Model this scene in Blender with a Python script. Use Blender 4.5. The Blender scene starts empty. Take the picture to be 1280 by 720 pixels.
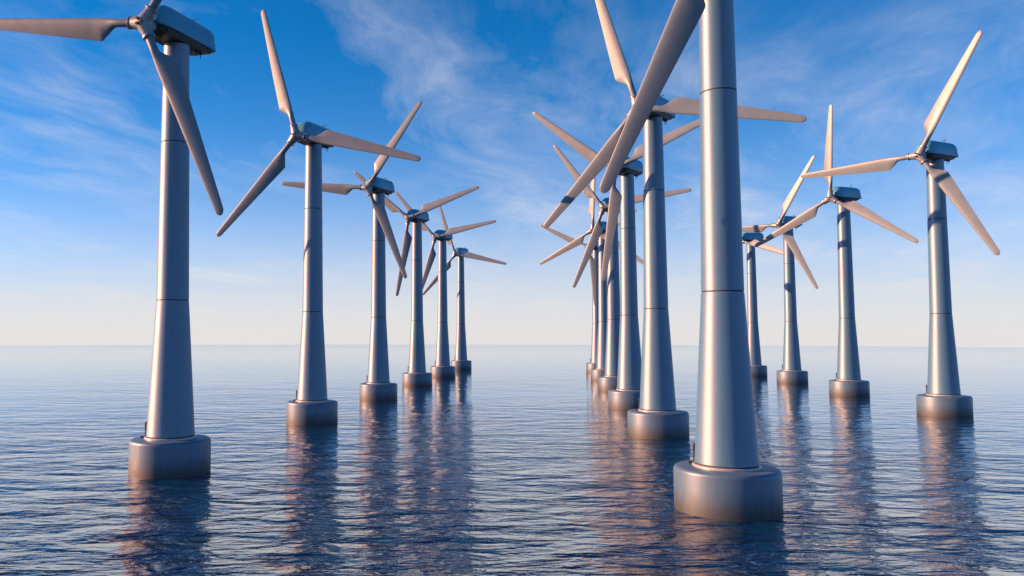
import bpy, bmesh, math, random
from mathutils import Matrix, Vector

random.seed(7)
scene = bpy.context.scene
R = math.radians

# ------------------------------------------------------------------ camera
CAM_H = 17.0
F_PX, CX = 1000.56, 497.26           # focal length and principal point of the photograph (1280 px wide)
cam_d = bpy.data.cameras.new('camera')
cam_d.sensor_width = 36.0
cam_d.lens = F_PX / 1280.0 * 36.0
cam_d.shift_x = (640.0 - CX) / 1280.0
cam_d.clip_start, cam_d.clip_end = 0.5, 30000.0
cam = bpy.data.objects.new('camera', cam_d)
cam.location = (0, 0, CAM_H)
cam.rotation_euler = (math.pi / 2 + 0.0562, 0, 0)
scene.collection.objects.link(cam)
scene.camera = cam

# ------------------------------------------------------------------ light
SUN_EL, SUN_AZ = R(16.5), R(-84.5)    # azimuth clockwise from +Y (the viewing direction)
sun_dir = Vector((math.sin(SUN_AZ) * math.cos(SUN_EL), math.cos(SUN_AZ) * math.cos(SUN_EL), math.sin(SUN_EL)))
sun_d = bpy.data.lights.new('sun', 'SUN')
sun_d.energy, sun_d.angle, sun_d.color = 5.0, R(0.6), (1.0, 0.47, 0.255)
sun = bpy.data.objects.new('sun', sun_d)
sun.rotation_euler = (-sun_dir).to_track_quat('-Z', 'Y').to_euler()
sun.location = (-200, 0, 120)
scene.collection.objects.link(sun)

scene.view_settings.view_transform = 'Standard'
scene.view_settings.look = 'None'
scene.view_settings.exposure = 1.3
scene.view_settings.gamma = 1.0
scene.cycles.caustics_reflective = False      # no sparkle noise thrown by the waves


class NT:
    """small helper for node trees"""
    def __init__(self, tree):
        self.t = tree
        tree.nodes.clear()

    def n(self, kind, **kw):
        nd = self.t.nodes.new(kind)
        ins = kw.pop('ins', {})
        for k, v in kw.items():
            setattr(nd, k, v)
        for k, v in ins.items():
            if isinstance(v, bpy.types.NodeSocket):
                self.t.links.new(v, nd.inputs[k])
            else:
                nd.inputs[k].default_value = v
        return nd

    def math(self, op, a, b=0.0, clamp=False):
        nd = self.n('ShaderNodeMath', operation=op, use_clamp=clamp, ins={0: a, 1: b})
        return nd.outputs[0]

    def mix(self, fac, a, b, mode='MIX'):
        nd = self.n('ShaderNodeMix', data_type='RGBA', blend_type=mode)
        for i, v in ((0, fac), (6, a), (7, b)):
            if isinstance(v, bpy.types.NodeSocket):
                self.t.links.new(v, nd.inputs[i])
            else:
                nd.inputs[i].default_value = v if i == 0 or len(v) == 4 else (*v, 1)
        return nd.outputs[2]

    def ramp(self, fac, stops, interp='LINEAR'):
        nd = self.n('ShaderNodeValToRGB', ins={0: fac})
        cr = nd.color_ramp
        cr.interpolation = interp
        while len(cr.elements) < len(stops):
            cr.elements.new(0.5)
        for e, (p, c) in zip(cr.elements, stops):
            e.position = p
            e.color = (c, c, c, 1) if isinstance(c, (int, float)) else (*c, 1)
        return nd.outputs[0]


world = bpy.data.worlds.new('World')
scene.world = world
world.use_nodes = True
w = NT(world.node_tree)
sky = w.n('ShaderNodeTexSky', sky_type='NISHITA')
sky.sun_disc = False
sky.sun_elevation = SUN_EL
sky.sun_rotation = SUN_AZ
sky.altitude = 0
sky.air_density, sky.dust_density, sky.ozone_density = 0.6, 0.2, 6.0
SKY_STRENGTH = 0.082
skyc = w.n('ShaderNodeHueSaturation', ins={'Hue': 0.491, 'Saturation': 1.38, 'Value': 1.0, 'Color': sky.outputs[0]}).outputs[0]
# thin high clouds: noise on a plane high above the sea, the same all round the sky
tc = w.n('ShaderNodeTexCoord')
sep = w.n('ShaderNodeSeparateXYZ', ins={0: tc.outputs['Generated']})
zz = w.math('MAXIMUM', sep.outputs[2], 0.0)
den = w.math('ADD', zz, 0.10)
px = w.math('DIVIDE', sep.outputs[0], den)
py = w.math('DIVIDE', sep.outputs[1], den)
pv = w.n('ShaderNodeCombineXYZ', ins={0: px, 1: py, 2: 0.0}).outputs[0]
mp = w.n('ShaderNodeMapping', ins={0: pv})
mp.inputs['Rotation'].default_value = (0, 0, R(24))
mp.inputs['Location'].default_value = (13.52, -0.55, 0)
warp = w.n('ShaderNodeTexNoise', ins={'Vector': mp.outputs[0], 'Scale': 0.7, 'Detail': 3.0, 'Roughness': 0.55})
wv = w.n('ShaderNodeVectorMath', operation='MULTIPLY_ADD', ins={0: warp.outputs['Color'], 1: (0.85, 0.85, 0), 2: mp.outputs[0]}).outputs[0]
st = w.n('ShaderNodeMapping', ins={0: wv})
st.inputs['Scale'].default_value = (1.0, 0.42, 1)                  # drawn out by the wind
n1 = w.n('ShaderNodeTexNoise', ins={'Vector': st.outputs[0], 'Scale': 1.7, 'Detail': 10.0, 'Roughness': 0.64, 'Distortion': 0.25})
n2 = w.n('ShaderNodeTexNoise', ins={'Vector': mp.outputs[0], 'Scale': 0.42, 'Detail': 2.0, 'Roughness': 0.5, 'Distortion': 0.3})
wisps = w.ramp(n1.outputs[0], [(0.44, 0.0), (0.56, 0.32), (0.72, 1.0)])
banks = w.ramp(n2.outputs[0], [(0.38, 0.05), (0.62, 1.0)])
cl = w.math('MULTIPLY', wisps, banks)
low = w.ramp(zz, [(0.0, 1.0), (0.2, 1.0), (0.36, 0.6), (0.6, 0.4)])
cl = w.math('MULTIPLY', cl, low)
cl = w.math('MULTIPLY', cl, 0.68, clamp=True)
skyc = w.mix(cl, skyc, (4.5, 4.4, 4.55))
# pale sea haze lying along the whole horizon
hz = w.ramp(zz, [(0.0, 0.97), (0.05, 0.82), (0.10, 0.52), (0.16, 0.24), (0.24, 0.05), (0.36, 0.0)], 'B_SPLINE')
skyc = w.mix(hz, skyc, (3.98, 3.75, 3.68))
bg = w.n('ShaderNodeBackground', ins={'Color': skyc, 'Strength': SKY_STRENGTH})
w.n('ShaderNodeOutputWorld', ins={0: bg.outputs[0]})


# ------------------------------------------------------------------ materials
def material(name):
    m = bpy.data.materials.new(name)
    m.use_nodes = True
    return m, NT(m.node_tree)


def finish(nt, **ins):
    p = nt.n('ShaderNodeBsdfPrincipled')
    for k, v in ins.items():
        k = k.replace('_', ' ')
        if isinstance(v, bpy.types.NodeSocket):
            nt.t.links.new(v, p.inputs[k])
        else:
            p.inputs[k].default_value = v
    nt.n('ShaderNodeOutputMaterial', ins={0: p.outputs[0]})
    return p


def steel_material():
    m, t = material('brushed_steel_paint')
    rnd = t.n('ShaderNodeObjectInfo').outputs['Random']
    co = t.n('ShaderNodeVectorMath', operation='ADD', ins={0: t.n('ShaderNodeTexCoord').outputs['Object'],
             1: t.n('ShaderNodeCombineXYZ', ins={0: t.math('MULTIPLY', rnd, 90.0), 1: t.math('MULTIPLY', rnd, 37.0), 2: 0.0}).outputs[0]}).outputs[0]
    mp = t.n('ShaderNodeMapping', ins={0: co}); mp.inputs['Scale'].default_value = (0.35, 0.35, 9.0)
    bands = t.n('ShaderNodeTexNoise', ins={'Vector': mp.outputs[0], 'Scale': 1.0, 'Detail': 4.0, 'Roughness': 0.7}).outputs[0]
    mp2 = t.n('ShaderNodeMapping', ins={0: co}); mp2.inputs['Scale'].default_value = (1.2, 1.2, 0.12)
    streak = t.n('ShaderNodeTexNoise', ins={'Vector': mp2.outputs[0], 'Scale': 1.0, 'Detail': 5.0, 'Roughness': 0.6}).outputs[0]
    col = t.mix(t.ramp(bands, [(0.3, 0.0), (0.7, 1.0)]), (0.047, 0.152, 0.26), (0.062, 0.178, 0.295))
    col = t.mix(t.ramp(streak, [(0.45, 0.0), (0.8, 0.35)]), col, (0.04, 0.10, 0.18))
    rough = t.ramp(bands, [(0.3, 0.52), (0.7, 0.60)])
    bump = t.n('ShaderNodeBump', ins={'Strength': 0.10, 'Distance': 0.02, 'Height': bands}).outputs[0]
    tan = t.n('ShaderNodeTangent', direction_type='RADIAL', axis='Z').outputs[0]     # brushed round the tower
    finish(t, Base_Color=col, Metallic=0.0, IOR=2.4, Roughness=rough, Normal=bump, Tangent=tan, Anisotropic=0.65, Anisotropic_Rotation=0.25)
    return m


def foundation_material():
    m, t = material('foundation_paint')
    co = t.n('ShaderNodeTexCoord').outputs['Object']
    z = t.n('ShaderNodeSeparateXYZ', ins={0: co}).outputs[2]
    rnd = t.math('MULTIPLY', t.n('ShaderNodeObjectInfo').outputs['Random'], 60.0)
    mp = t.n('ShaderNodeMapping', ins={0: co, 'Location': t.n('ShaderNodeCombineXYZ', ins={0: rnd, 1: rnd, 2: 0.0}).outputs[0]}); mp.inputs['Scale'].default_value = (0.9, 0.9, 0.25)
    n = t.n('ShaderNodeTexNoise', ins={'Vector': mp.outputs[0], 'Scale': 1.6, 'Detail': 6.0, 'Roughness': 0.65}).outputs[0]
    zz = t.math('ADD', z, t.math('MULTIPLY', t.math('SUBTRACT', n, 0.5), 1.3))
    wet = t.ramp(t.math('DIVIDE', zz, 4.0), [(0.0, 1.0), (0.12, 0.9), (0.62, 0.0)])     # splash zone: algae and salt film
    col = t.mix(n, (0.055, 0.125, 0.205), (0.075, 0.155, 0.24))
    col = t.mix(wet, col, (0.020, 0.028, 0.032))
    rough = t.ramp(wet, [(0.0, 0.46), (1.0, 0.62)])
    met = t.ramp(wet, [(0.0, 0.12), (1.0, 0.05)])
    bump = t.n('ShaderNodeBump', ins={'Strength': 0.15, 'Distance': 0.03, 'Height': n}).outputs[0]
    finish(t, Base_Color=col, IOR=1.7, Metallic=met, Roughness=rough, Normal=bump)
    return m


def coat_material(name, a, b, met, r0, r1, scale=0.8):
    m, t = material(name)
    co = t.n('ShaderNodeTexCoord').outputs['Object']
    n = t.n('ShaderNodeTexNoise', ins={'Vector': co, 'Scale': scale, 'Detail': 7.0, 'Roughness': 0.6}).outputs[0]
    f = t.ramp(n, [(0.3, 0.0), (0.7, 1.0)])
    finish(t, Base_Color=t.mix(f, a, b), Metallic=met, Roughness=t.ramp(f, [(0.0, r0), (1.0, r1)]))
    return m


def sea_material():
    m, t = material('sea_water')
    co = t.n('ShaderNodeTexCoord').outputs['Object']

    def noise(scale, sx, sy, rot, detail, rough=0.5, dist=0.0):
        mp = t.n('ShaderNodeMapping', ins={0: co})
        mp.inputs['Scale'].default_value = (sx, sy, 1)
        mp.inputs['Rotation'].default_value = (0, 0, R(rot))
        return t.n('ShaderNodeTexNoise', ins={'Vector': mp.outputs[0], 'Scale': scale, 'Detail': detail,
                                              'Roughness': rough, 'Distortion': dist}).outputs[0]
    def wave(n, amp):
        return t.math('MULTIPLY', t.math('SUBTRACT', n, 0.5), amp)
    big = wave(noise(0.06, 0.7, 1.2, 12, 2.0), 1.2)
    mid = wave(noise(0.23, 0.65, 1.25, -7, 3.0, 0.5, 0.3), 1.05)
    small = wave(noise(0.75, 0.6, 1.25, 10, 4.0, 0.6, 0.4), 0.24)
    hgt = t.math('ADD', t.math('ADD', big, mid), small)
    gusts = t.ramp(noise(0.018, 0.6, 1.4, 5, 3.0, 0.55, 0.5), [(0.34, 0.62), (0.66, 1.35)])
    # the breeze ruffles the water round the near turbines; farther out the sea lies calmer
    dist = t.n('ShaderNodeVectorMath', operation='LENGTH', ins={0: co}).outputs['Value']
    q = t.math('POWER', t.math('DIVIDE', dist, 70.0), 2.5)
    calm = t.math('ADD', t.math('DIVIDE', 4.0, t.math('ADD', q, 1.0)), 0.035)
    far = t.n('ShaderNodeMapRange', interpolation_type='SMOOTHSTEP', ins={0: dist, 1: 450.0, 2: 1500.0, 3: 0.0, 4: 0.4}).outputs[0]   # wind line out at sea
    calm = t.math('ADD', calm, far)
    bump = t.n('ShaderNodeBump', ins={'Strength': 1.0, 'Distance': 1.0, 'Height': t.math('MULTIPLY', t.math('MULTIPLY', hgt, gusts), calm)}).outputs[0]
    finish(t, Base_Color=(0.002, 0.034, 0.10, 1), Roughness=0.025, IOR=1.4, Normal=bump, Coat_Weight=0.5, Coat_Roughness=0.025, Coat_IOR=1.4, Coat_Normal=bump)
    return m


MAT = {
    'steel': steel_material(),
    'foundation': foundation_material(),
    'blade': coat_material('blade_coating', (0.13, 0.18, 0.22), (0.155, 0.21, 0.25), 0.0, 0.36, 0.46, 0.35),
    'shell': coat_material('nacelle_paint', (0.05, 0.27, 0.41), (0.07, 0.31, 0.46), 0.0, 0.36, 0.48, 0.6),
    'hub': coat_material('hub_casting', (0.20, 0.23, 0.25), (0.26, 0.29, 0.31), 0.3, 0.34, 0.46, 1.2),
    'collar': coat_material('bearing_ring', (0.26, 0.26, 0.27), (0.36, 0.36, 0.36), 0.6, 0.3, 0.42, 2.0),
    'dark': coat_material('dark_steel', (0.018, 0.017, 0.016), (0.035, 0.033, 0.032), 0.2, 0.5, 0.7, 1.5),
    'joint': coat_material('joint_sealant', (0.02, 0.02, 0.022), (0.04, 0.04, 0.042), 0.0, 0.6, 0.8, 2.0),
    'flange': coat_material('flange_paint', (0.46, 0.46, 0.46), (0.56, 0.55, 0.55), 0.5, 0.35, 0.45, 2.0),
    'sea': sea_material(),
}


# ------------------------------------------------------------------ mesh helpers
def mesh_from(name, verts, faces, mat, smooth=True, sharp=None):
    me = bpy.data.meshes.new(name)
    me.from_pydata([tuple(v) for v in verts], [], faces)
    bm = bmesh.new(); bm.from_mesh(me)
    bmesh.ops.remove_doubles(bm, verts=bm.verts, dist=1e-5)
    bmesh.ops.recalc_face_normals(bm, faces=bm.faces)
    for f in bm.faces:
        f.smooth = smooth
    if sharp is not None:
        for e in bm.edges:
            if len(e.link_faces) == 2 and e.calc_face_angle(0) > sharp:
                e.smooth = False
    bm.to_mesh(me); bm.free()
    me.materials.append(mat)
    return me


def lathe(name, profile, mat, seg=64, sharp=R(35), axis='Z', center=(0, 0)):
    """profile: list of (radius, height); a radius of 0 closes the end"""
    verts, faces = [], []
    n = len(profile)
    for (r, z) in profile:
        for k in range(seg):
            a = 2 * math.pi * k / seg
            p = (center[0] + r * math.cos(a), center[1] + r * math.sin(a), z)
            verts.append(p if axis == 'Z' else (p[0], -p[2], p[1]))
    for i in range(n - 1):
        for k in range(seg):
            a, b = i * seg + k, i * seg + (k + 1) % seg
            faces.append((a, b, b + seg, a + seg))
    return mesh_from(name, verts, faces, mat, True, sharp)


def loft(name, rings, mat, sharp=R(40), cap=True):
    verts, faces = [], []
    m = len(rings[0])
    for rg in rings:
        verts += rg
    for i in range(len(rings) - 1):
        for k in range(m):
            a, b = i * m + k, i * m + (k + 1) % m
            faces.append((a, b, b + m, a + m))
    if cap:
        faces.append(tuple(range(m)))
        faces.append(tuple(range((len(rings) - 1) * m, len(rings) * m)))
    return mesh_from(name, verts, faces, mat, True, sharp)


def join_data(name, parts, mat):
    bm = bmesh.new()
    for me in parts:
        bm.from_mesh(me)
    me = bpy.data.meshes.new(name)
    bm.to_mesh(me); bm.free()
    me.materials.append(mat)
    return me


def interp(x, table):
    for (x0, y0), (x1, y1) in zip(table, table[1:]):
        if x <= x1:
            return y0 + (y1 - y0) * max(0.0, (x - x0)) / (x1 - x0)
    return table[-1][1]


def smoothstep(a, b, x):
    t = min(1, max(0, (x - a) / (b - a)))
    return t * t * (3 - 2 * t)


# ------------------------------------------------------------------ the sea
def sea_drop(r):
    return 0.0 if r < 400 else -(r - 400) ** 2 / (2 * 113440.0)     # the sheet curves away over the horizon


def build_sea():
    seg = 160
    radii = [0, 10, 25, 50, 100, 200, 300, 400] + [400 + 100 * k for k in range(1, 61)]
    verts, faces = [(0, 0, 0)], []
    for r in radii[1:]:
        for k in range(seg):
            a = 2 * math.pi * k / seg
            verts.append((r * math.cos(a), r * math.sin(a), sea_drop(r)))
    for k in range(seg):
        faces.append((0, 1 + k, 1 + (k + 1) % seg))
    for i in range(len(radii) - 2):
        for k in range(seg):
            a, b = 1 + i * seg + k, 1 + i * seg + (k + 1) % seg
            faces.append((a, a + seg, b + seg, b))
    me = mesh_from('sea', verts, faces, MAT['sea'])
    o = bpy.data.objects.new('sea', me)
    scene.collection.objects.link(o)
    o['kind'] = 'structure'


build_sea()

# ------------------------------------------------------------------ turbine pieces, each mesh built once and shared
PILE_R, PILE_H = 4.86, 4.12
S1, S2, TOP = 21.03, 40.75, 53.35
HUB_Z, HUB_O, TILT = 53.95, 6.95, 0.053
BLADE_L = 25.2
R0, R1_, R2_, R3_ = 2.90, 1.97, 1.73, 1.57      # tower radius at foot, both joints and top

M = {}
prof = [(0, -2.5), (PILE_R, -2.5), (PILE_R, PILE_H - 0.42)]
prof += [(PILE_R - 0.42 * (1 - math.cos(a)), PILE_H - 0.42 + 0.42 * math.sin(a)) for a in [R(18 * k) for k in range(1, 5)]]
prof += [(PILE_R - 0.46, PILE_H), (R0 - 0.3, PILE_H + 0.02)]
M['foundation'] = lathe('foundation', prof, MAT['foundation'], 96, R(50))
M['base_flange'] = lathe('base_flange', [(R0 - 0.2, PILE_H - 0.05), (R0 + 0.20, PILE_H - 0.05), (R0 + 0.22, PILE_H + 0.05), (R0 + 0.22, PILE_H + 0.17), (R0 + 0.16, PILE_H + 0.24), (R0 - 0.2, PILE_H + 0.24)], MAT['flange'], 96, R(30))
zj = PILE_H + 0.24
M['joint_foot'] = lathe('joint_ring', [(R0 - 0.2, zj - 0.02), (R0 - 0.035, zj - 0.02), (R0 - 0.035, zj + 0.15), (R0 - 0.2, zj + 0.15)], MAT['joint'], 64)


def section(name, z0, z1, r0, r1):
    c = 0.035
    return lathe(name, [(r0 - 0.14, z0), (r0 - c, z0), (r0, z0 + c), (r1, z1 - c), (r1 - c, z1), (r1 - 0.14, z1)], MAT['steel'], 96, R(25))


G = 0.055
M['tower_lower'] = section('tower_section', zj + 0.12, S1 - G, R0, R1_)
M['tower_middle'] = section('tower_section', S1 + G, S2 - G, R1_ - 0.006, R2_)
M['tower_upper'] = section('tower_section', S2 + G, TOP, R2_ - 0.006, R3_)
M['joint_1'] = lathe('joint_ring', [(R1_ - 0.12, S1 - 0.12), (R1_ - 0.06, S1 - 0.12), (R1_ - 0.06, S1 + 0.12), (R1_ - 0.12, S1 + 0.12)], MAT['joint'], 64)
M['joint_2'] = lathe('joint_ring', [(R2_ - 0.12, S2 - 0.12), (R2_ - 0.06, S2 - 0.12), (R2_ - 0.06, S2 + 0.12), (R2_ - 0.12, S2 + 0.12)], MAT['joint'], 64)
M['yaw_ring'] = lathe('yaw_ring', [(0, TOP - 0.1), (R3_ - 0.18, TOP - 0.1), (R3_ - 0.18, TOP + 0.35), (0, TOP + 0.35)], MAT['dark'], 48)


def service_post():
    a = lathe('a', [(0, 0), (0.34, 0), (0.34, 0.07), (0.15, 0.10), (0.13, 1.45), (0.17, 1.50), (0.17, 1.85), (0.12, 1.96), (0, 2.0)], MAT['dark'], 20, R(40))
    bm = bmesh.new()
    bmesh.ops.create_cube(bm, size=1, matrix=Matrix.Translation((-0.32, 0, 0.10)) @ Matrix.Diagonal((0.55, 0.34, 0.20, 1)))
    b = bpy.data.meshes.new('b'); bm.to_mesh(b); bm.free()
    return join_data('service_post', [a, b], MAT['dark'])


M['service_post'] = service_post()


# ---- nacelle, in the frame of the tilted head: origin on the rotor axis above the tower, -Y forward
def rrect(w0, z0, z1, y, rad, n=6, top_w=None):
    """rounded rectangle ring in the XZ plane at y"""
    tw = w0 if top_w is None else top_w
    pts = []
    corners = [(tw / 2, z1, 0), (-tw / 2, z1, 90), (-w0 / 2, z0, 180), (w0 / 2, z0, 270)]
    for (cx, cz, a0) in corners:
        r = min(rad, tw / 2 - 0.01, (z1 - z0) / 2 - 0.01) if a0 < 180 else min(0.18, (z1 - z0) / 2 - 0.01)
        ox = cx - math.copysign(r, cx)
        oz = cz - r if a0 < 180 else cz + r
        for k in range(n + 1):
            a = R(a0 + 90 * k / n)
            pts.append((ox + r * math.cos(a), y, oz + r * math.sin(a)))
    return pts


def nacelle_shell():
    rings = []
    yf, yr = -5.5, 6.5
    zb = 0.10
    for s in (0.02, 0.08, 0.18, 0.32, 0.5, 0.72, 1.0):                 # domed nose
        y = yf + 2.5 * s
        g = math.sqrt(max(0, 1 - (1 - s) ** 2))
        rings.append(rrect(1.6 + 2.5 * g, zb + 0.35 * (1 - g), 1.15 + 2.15 * g, y, 0.45 + 1.15 * g, top_w=1.3 + 2.4 * g))
    for s in (0.3, 0.6, 0.85):
        y = yf + 2.5 + (yr - 0.9 - yf - 2.5) * s
        rings.append(rrect(4.1, zb, 3.30 + 0.05 * s, y, 1.6, top_w=3.7))
    for s in (0, 0.35, 0.62, 0.82, 0.94, 1.0):                         # rounded tail
        y = yr - 0.9 + 0.9 * s
        g = math.sqrt(max(0, 1 - s * s))
        rings.append(rrect(3.3 + 0.8 * g, zb + 0.0, 2.75 + 0.58 * g, y, 0.7 + 0.88 * g, top_w=2.8 + 0.85 * g))
    return loft('nacelle_shell', rings, MAT['shell'], R(45))


M['nacelle_shell'] = nacelle_shell()


def nacelle_tray():
    rings = []
    for (y, w0, d) in ((-5.1, 2.2, 0.5), (-4.3, 3.3, 0.8), (-1.5, 3.8, 0.78), (1.8, 3.8, 0.82), (4.2, 3.5, 0.7), (6.1, 2.9, 0.28)):
        rings.append([(-w0 / 2, y, 0.13), (w0 / 2, y, 0.13), (w0 / 2 - 0.25, y, 0.13 - d), (-w0 / 2 + 0.25, y, 0.13 - d)])
    return loft('bed_plate', rings, MAT['dark'], R(20))


M['bed_plate'] = nacelle_tray()
# seam of the removable tail cover
M['cover_seam'] = loft('cover_seam', [rrect(4.11, 0.09, 3.355, y, 1.6, top_w=3.71) for y in (4.55, 4.60)], MAT['joint'], R(45), cap=False)


def wind_sensor():
    a = lathe('a', [(0, 0), (0.05, 0), (0.04, 0.75), (0, 0.76)], MAT['dark'], 10)
    parts = [a]
    bm = bmesh.new()
    bmesh.ops.create_cube(bm, size=1, matrix=Matrix.Translation((0, 0, 0.42)) @ Matrix.Diagonal((0.7, 0.06, 0.06, 1)))
    for sx in (-0.33, 0.33):
        bmesh.ops.create_icosphere(bm, subdivisions=1, radius=0.11, matrix=Matrix.Translation((sx, 0, 0.52)))
    b = bpy.data.meshes.new('b'); bm.to_mesh(b); bm.free()
    return join_data('wind_sensor', parts + [b], MAT['dark'])


M['wind_sensor'] = wind_sensor()
M['drain_pipe'] = lathe('drain_pipe', [(0, 0), (0.2, 0), (0.2, -0.28), (0.05, -0.32), (0.04, -0.85), (0, -0.86)], MAT['dark'], 12)


def evaluated(me, mods, name, mat):
    ob = bpy.data.objects.new('tmp', me)
    scene.collection.objects.link(ob)
    for kind, kw in mods:
        md = ob.modifiers.new(kind, kind)
        for k, v in kw.items():
            setattr(md, k, v)
    dg = bpy.context.evaluated_depsgraph_get()
    out = bpy.data.meshes.new_from_object(ob.evaluated_get(dg))
    bpy.data.objects.remove(ob)
    out.name = name
    out.materials.clear(); out.materials.append(mat)
    for p in out.polygons:
        p.use_smooth = True
    return out


def hub_mesh():
    """three tapered arms grown together with the shaft housing"""
    bm = bmesh.new()
    bmesh.ops.create_uvsphere(bm, u_segments=24, v_segments=16, radius=1.02, matrix=Matrix.Translation((0, 0.10, 0)))
    for k in range(3):
        rot = Matrix.Rotation(2 * math.pi * k / 3, 4, 'Y')
        bmesh.ops.create_cone(bm, cap_ends=True, segments=32, radius1=0.98, radius2=0.64, depth=1.85, matrix=rot @ Matrix.Translation((0, 0, 0.925)))
    bmesh.ops.create_cone(bm, cap_ends=True, segments=32, radius1=0.95, radius2=0.85, depth=1.5, matrix=Matrix.Translation((0, 0.75, 0)) @ Matrix.Rotation(-math.pi / 2, 4, 'X'))
    me = bpy.data.meshes.new('h'); bm.to_mesh(me); bm.free()
    return evaluated(me, [('REMESH', dict(mode='VOXEL', voxel_size=0.09)), ('SMOOTH', dict(factor=0.5, iterations=14))], 'hub', MAT['hub'])


M['hub'] = hub_mesh()
M['shaft_housing'] = lathe('shaft_housing', [(0, -3.0), (0.9, -3.0), (0.9, -1.3), (0, -1.3)], MAT['dark'], 32, axis='Y')
M['bolt_hole'] = lathe('bolt_hole', [(0, -0.02), (0.15, -0.02), (0.17, 0.03), (0.17, 0.30), (0, 0.30)], MAT['dark'], 16, axis='Y')
M['collar'] = lathe('collar', [(0.50, 1.68), (0.70, 1.68), (0.76, 1.73), (0.76, 1.95), (0.70, 2.0), (0.48, 2.0)], MAT['collar'], 40, R(30))


def blade_mesh():
    ns = 56
    rs = [1.75, 2.6, 3.4, 3.75, 4.05, 4.4, 4.8, 5.2, 5.55, 5.8, 6.0, 6.2, 6.4, 6.7, 7.0, 7.35, 7.7, 8.1, 8.55] + [9.0 + 0.38 * k for k in range(40)] + [24.2, 24.7, 24.95, 25.1, 25.17, 25.2]
    rings = []
    for r in rs:
        le = interp(r, [(0, 0.5), (3.6, 0.5), (6.0, 0.60), (25.2, 0.42)])
        te = interp(r, [(0, -0.5), (3.9, -0.5), (4.2, -0.62), (5.75, -2.02), (6.0, -2.14), (6.3, -2.15), (25.2, -0.62)])
        th = interp(r, [(0, 1.0), (3.5, 1.0), (5.0, 0.74), (7.0, 0.58), (14, 0.42), (25.2, 0.24)])
        m = smoothstep(3.4, 5.6, r)                                     # round root -> aerofoil
        tw = R(interp(r, [(0, 11), (4, 11), (12, 7), (25.2, 4)]))
        tipf = 1.0
        if r > 24.6:
            tipf = math.sqrt(max(0.0, 1 - ((r - 24.6) / 0.62) ** 2)) * 0.85 + 0.15 * (1 - (r - 24.6) / 0.6)
            mid = (le + te) / 2
            le, te = mid + (le - mid) * max(tipf, 0.3), mid + (te - mid) * max(tipf, 0.3)
            th *= max(tipf, 0.15)
        c = le - te
        ring = []
        for k in range(ns):
            a = 2 * math.pi * k / ns
            u = (1 - math.cos(a)) / 2                                   # 0 at leading edge, 1 at trailing edge
            circ = (le - c * u, math.sin(a) * th / 2)
            yt = th * (1.4845 * math.sqrt(u) - 0.63 * u - 1.758 * u * u + 1.4215 * u ** 3 - 0.48 * u ** 4) + 0.03 * u
            foil = (le - c * u, math.copysign(yt, math.sin(a)) * (0.85 if math.sin(a) < 0 else 1.1))
            x = circ[0] * (1 - m) + foil[0] * m
            y = circ[1] * (1 - m) + foil[1] * m
            ring.append((x * math.cos(tw) + y * math.sin(tw), -x * math.sin(tw) + y * math.cos(tw), r))
        rings.append(ring)
    return loft('blade', rings, MAT['blade'], R(60))


M['blade'] = blade_mesh()


# ------------------------------------------------------------------ assembling one turbine
def part(name, me, parent, mat=None):
    o = bpy.data.objects.new(name, me)
    scene.collection.objects.link(o)
    o.parent = parent
    if mat is not None:
        o.matrix_local = mat
    return o


HEAD = Matrix.Translation((0, 0, HUB_Z)) @ Matrix.Rotation(TILT, 4, 'X')


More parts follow.
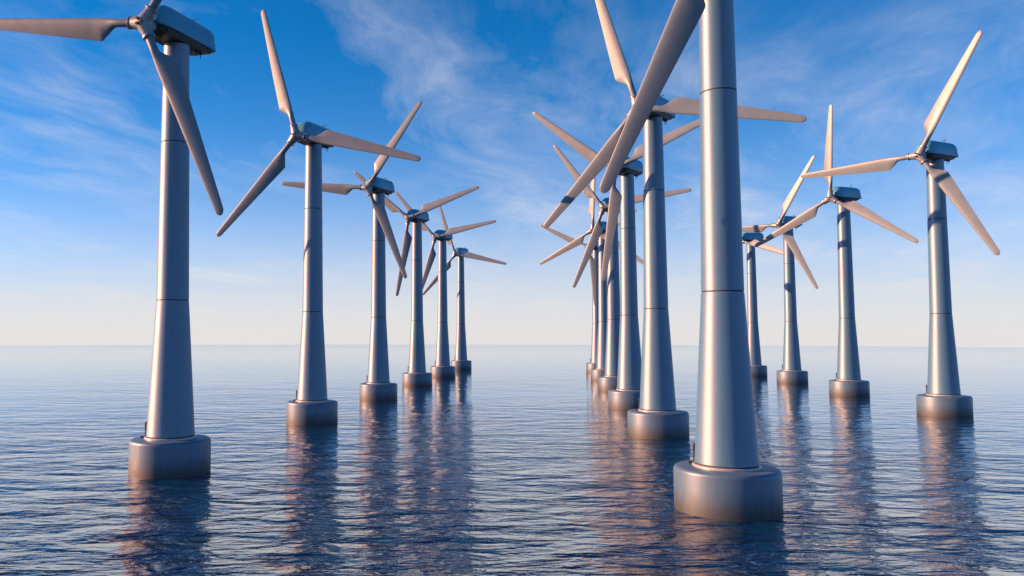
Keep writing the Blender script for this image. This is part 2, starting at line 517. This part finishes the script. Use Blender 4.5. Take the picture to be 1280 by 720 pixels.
def build_turbine(x, y, yaw, phase, label):
    root = bpy.data.objects.new('wind_turbine', None)
    root.empty_display_size = 3
    root.location = (x, y, 0)
    root.rotation_euler = (0, 0, yaw)
    scene.collection.objects.link(root)
    root['label'] = label
    root['category'] = 'wind turbine'
    root['group'] = 'wind turbines standing in the sea'
    base = part('foundation', M['foundation'], root)
    part('base_flange', M['base_flange'], base)
    part('joint_ring', M['joint_foot'], base)
    # slim dark post on the foundation, on the sunny side of the tower
    d = Vector((x, y, 0)).normalized()
    left = Vector((-d.y, d.x, 0)) * 2.93 + d * 1.0
    lp = Matrix.Rotation(-yaw, 4, 'Z') @ left
    part('service_post', M['service_post'], base, Matrix.Translation((lp.x, lp.y, PILE_H + 0.0)) @ Matrix.Rotation(-yaw, 4, 'Z'))
    low = part('tower_section', M['tower_lower'], root)
    mid = part('tower_section', M['tower_middle'], root)
    up = part('tower_section', M['tower_upper'], root)
    part('joint_ring', M['joint_1'], mid)
    part('joint_ring', M['joint_2'], up)
    part('yaw_ring', M['yaw_ring'], up)
    nac = part('nacelle', M['nacelle_shell'], root, HEAD)
    part('bed_plate', M['bed_plate'], nac)
    part('cover_seam', M['cover_seam'], nac)
    part('wind_sensor', M['wind_sensor'], nac, Matrix.Translation((0.5, 3.6, 3.25)))
    for sy in (3.0, 3.9):
        part('drain_pipe', M['drain_pipe'], nac, Matrix.Translation((1.0, sy, -0.55)))
    rot = HEAD @ Matrix.Translation((0, -HUB_O, 0)) @ Matrix.Rotation(phase, 4, 'Y')
    hub = part('hub', M['hub'], root, rot)
    part('shaft_housing', M['shaft_housing'], hub)
    for k in range(3):
        a = 2 * math.pi * k / 3 + math.pi / 3
        part('bolt_hole', M['bolt_hole'], hub, Matrix.Translation((0.34 * math.sin(a), -0.86, 0.34 * math.cos(a))))
    for k in range(3):
        b = part('blade', M['blade'], root, rot @ Matrix.Rotation(2 * math.pi * k / 3, 4, 'Y'))
        b.shadow_terminator_geometry_offset = 0.25
        b.shadow_terminator_shading_offset = 0.0
        part('collar', M['collar'], b)
    return root


# x, y in metres (camera at the origin looking along +Y), yaw and rotor phase in degrees, label
TURBINES = [
    (-27.95, 99.33, -17.7, 37.0, 'nearest wind turbine of the left row, rotor cut off by the left and top edges'),
    (-16.26, 152.95, -21.6, 104.9, 'second wind turbine of the left row, blade sweeping right in front of its neighbour'),
    (-4.96, 206.48, -22.9, 36.9, 'third wind turbine of the left row, one blade reaching left behind a nearer tower'),
    (6.26, 260.36, -24.1, 71.0, 'fourth wind turbine of the left row, blades pointing down and up to the right'),
    (17.44, 312.00, -26.0, 79.0, 'fifth wind turbine of the left row, second farthest and between two close neighbours'),
    (29.69, 376.81, -25.3, 102.7, 'farthest and smallest wind turbine at the right end of the left row'),
    (31.75, 78.17, -25.0, 84.5, 'biggest and closest wind turbine, thick tower and rotor hub cut off by the top edge'),
    (43.07, 133.54, -36.5, 103.7, 'second wind turbine of the middle row, just behind the biggest tower with its hub hidden'),
    (52.58, 182.05, -36.4, 68.9, 'third wind turbine of the middle row, one blade up left and one hanging down'),
    (64.19, 238.05, -35.0, 84.0, 'fourth wind turbine of the middle row, small hub showing below a large blade tip'),
    (73.99, 287.68, -44.0, 4.8, 'fifth wind turbine of the middle row, mostly hidden, one blade out to the lower left'),
    (85.79, 344.99, -36.6, 56.5, 'farthest wind turbine at the left end of the middle row, one thin blade pointing down'),
    (113.08, 166.75, -57.1, 29.6, 'nearest wind turbine of the right row, alone at far right with one bright blade up'),
    (123.01, 219.35, -55.6, 4.0, 'second wind turbine of the right row, one bright blade pointing straight up'),
    (134.60, 274.43, -52.4, 32.0, 'third wind turbine of the right row, its upper blade crossed by a nearer blade tip'),
    (141.65, 319.76, -57.5, 110.5, 'farthest wind turbine of the right row, partly hidden behind the biggest tower'),
]
for (x, y, yaw, ph, lab) in TURBINES:
    build_turbine(x, y, R(yaw), R(ph), lab)
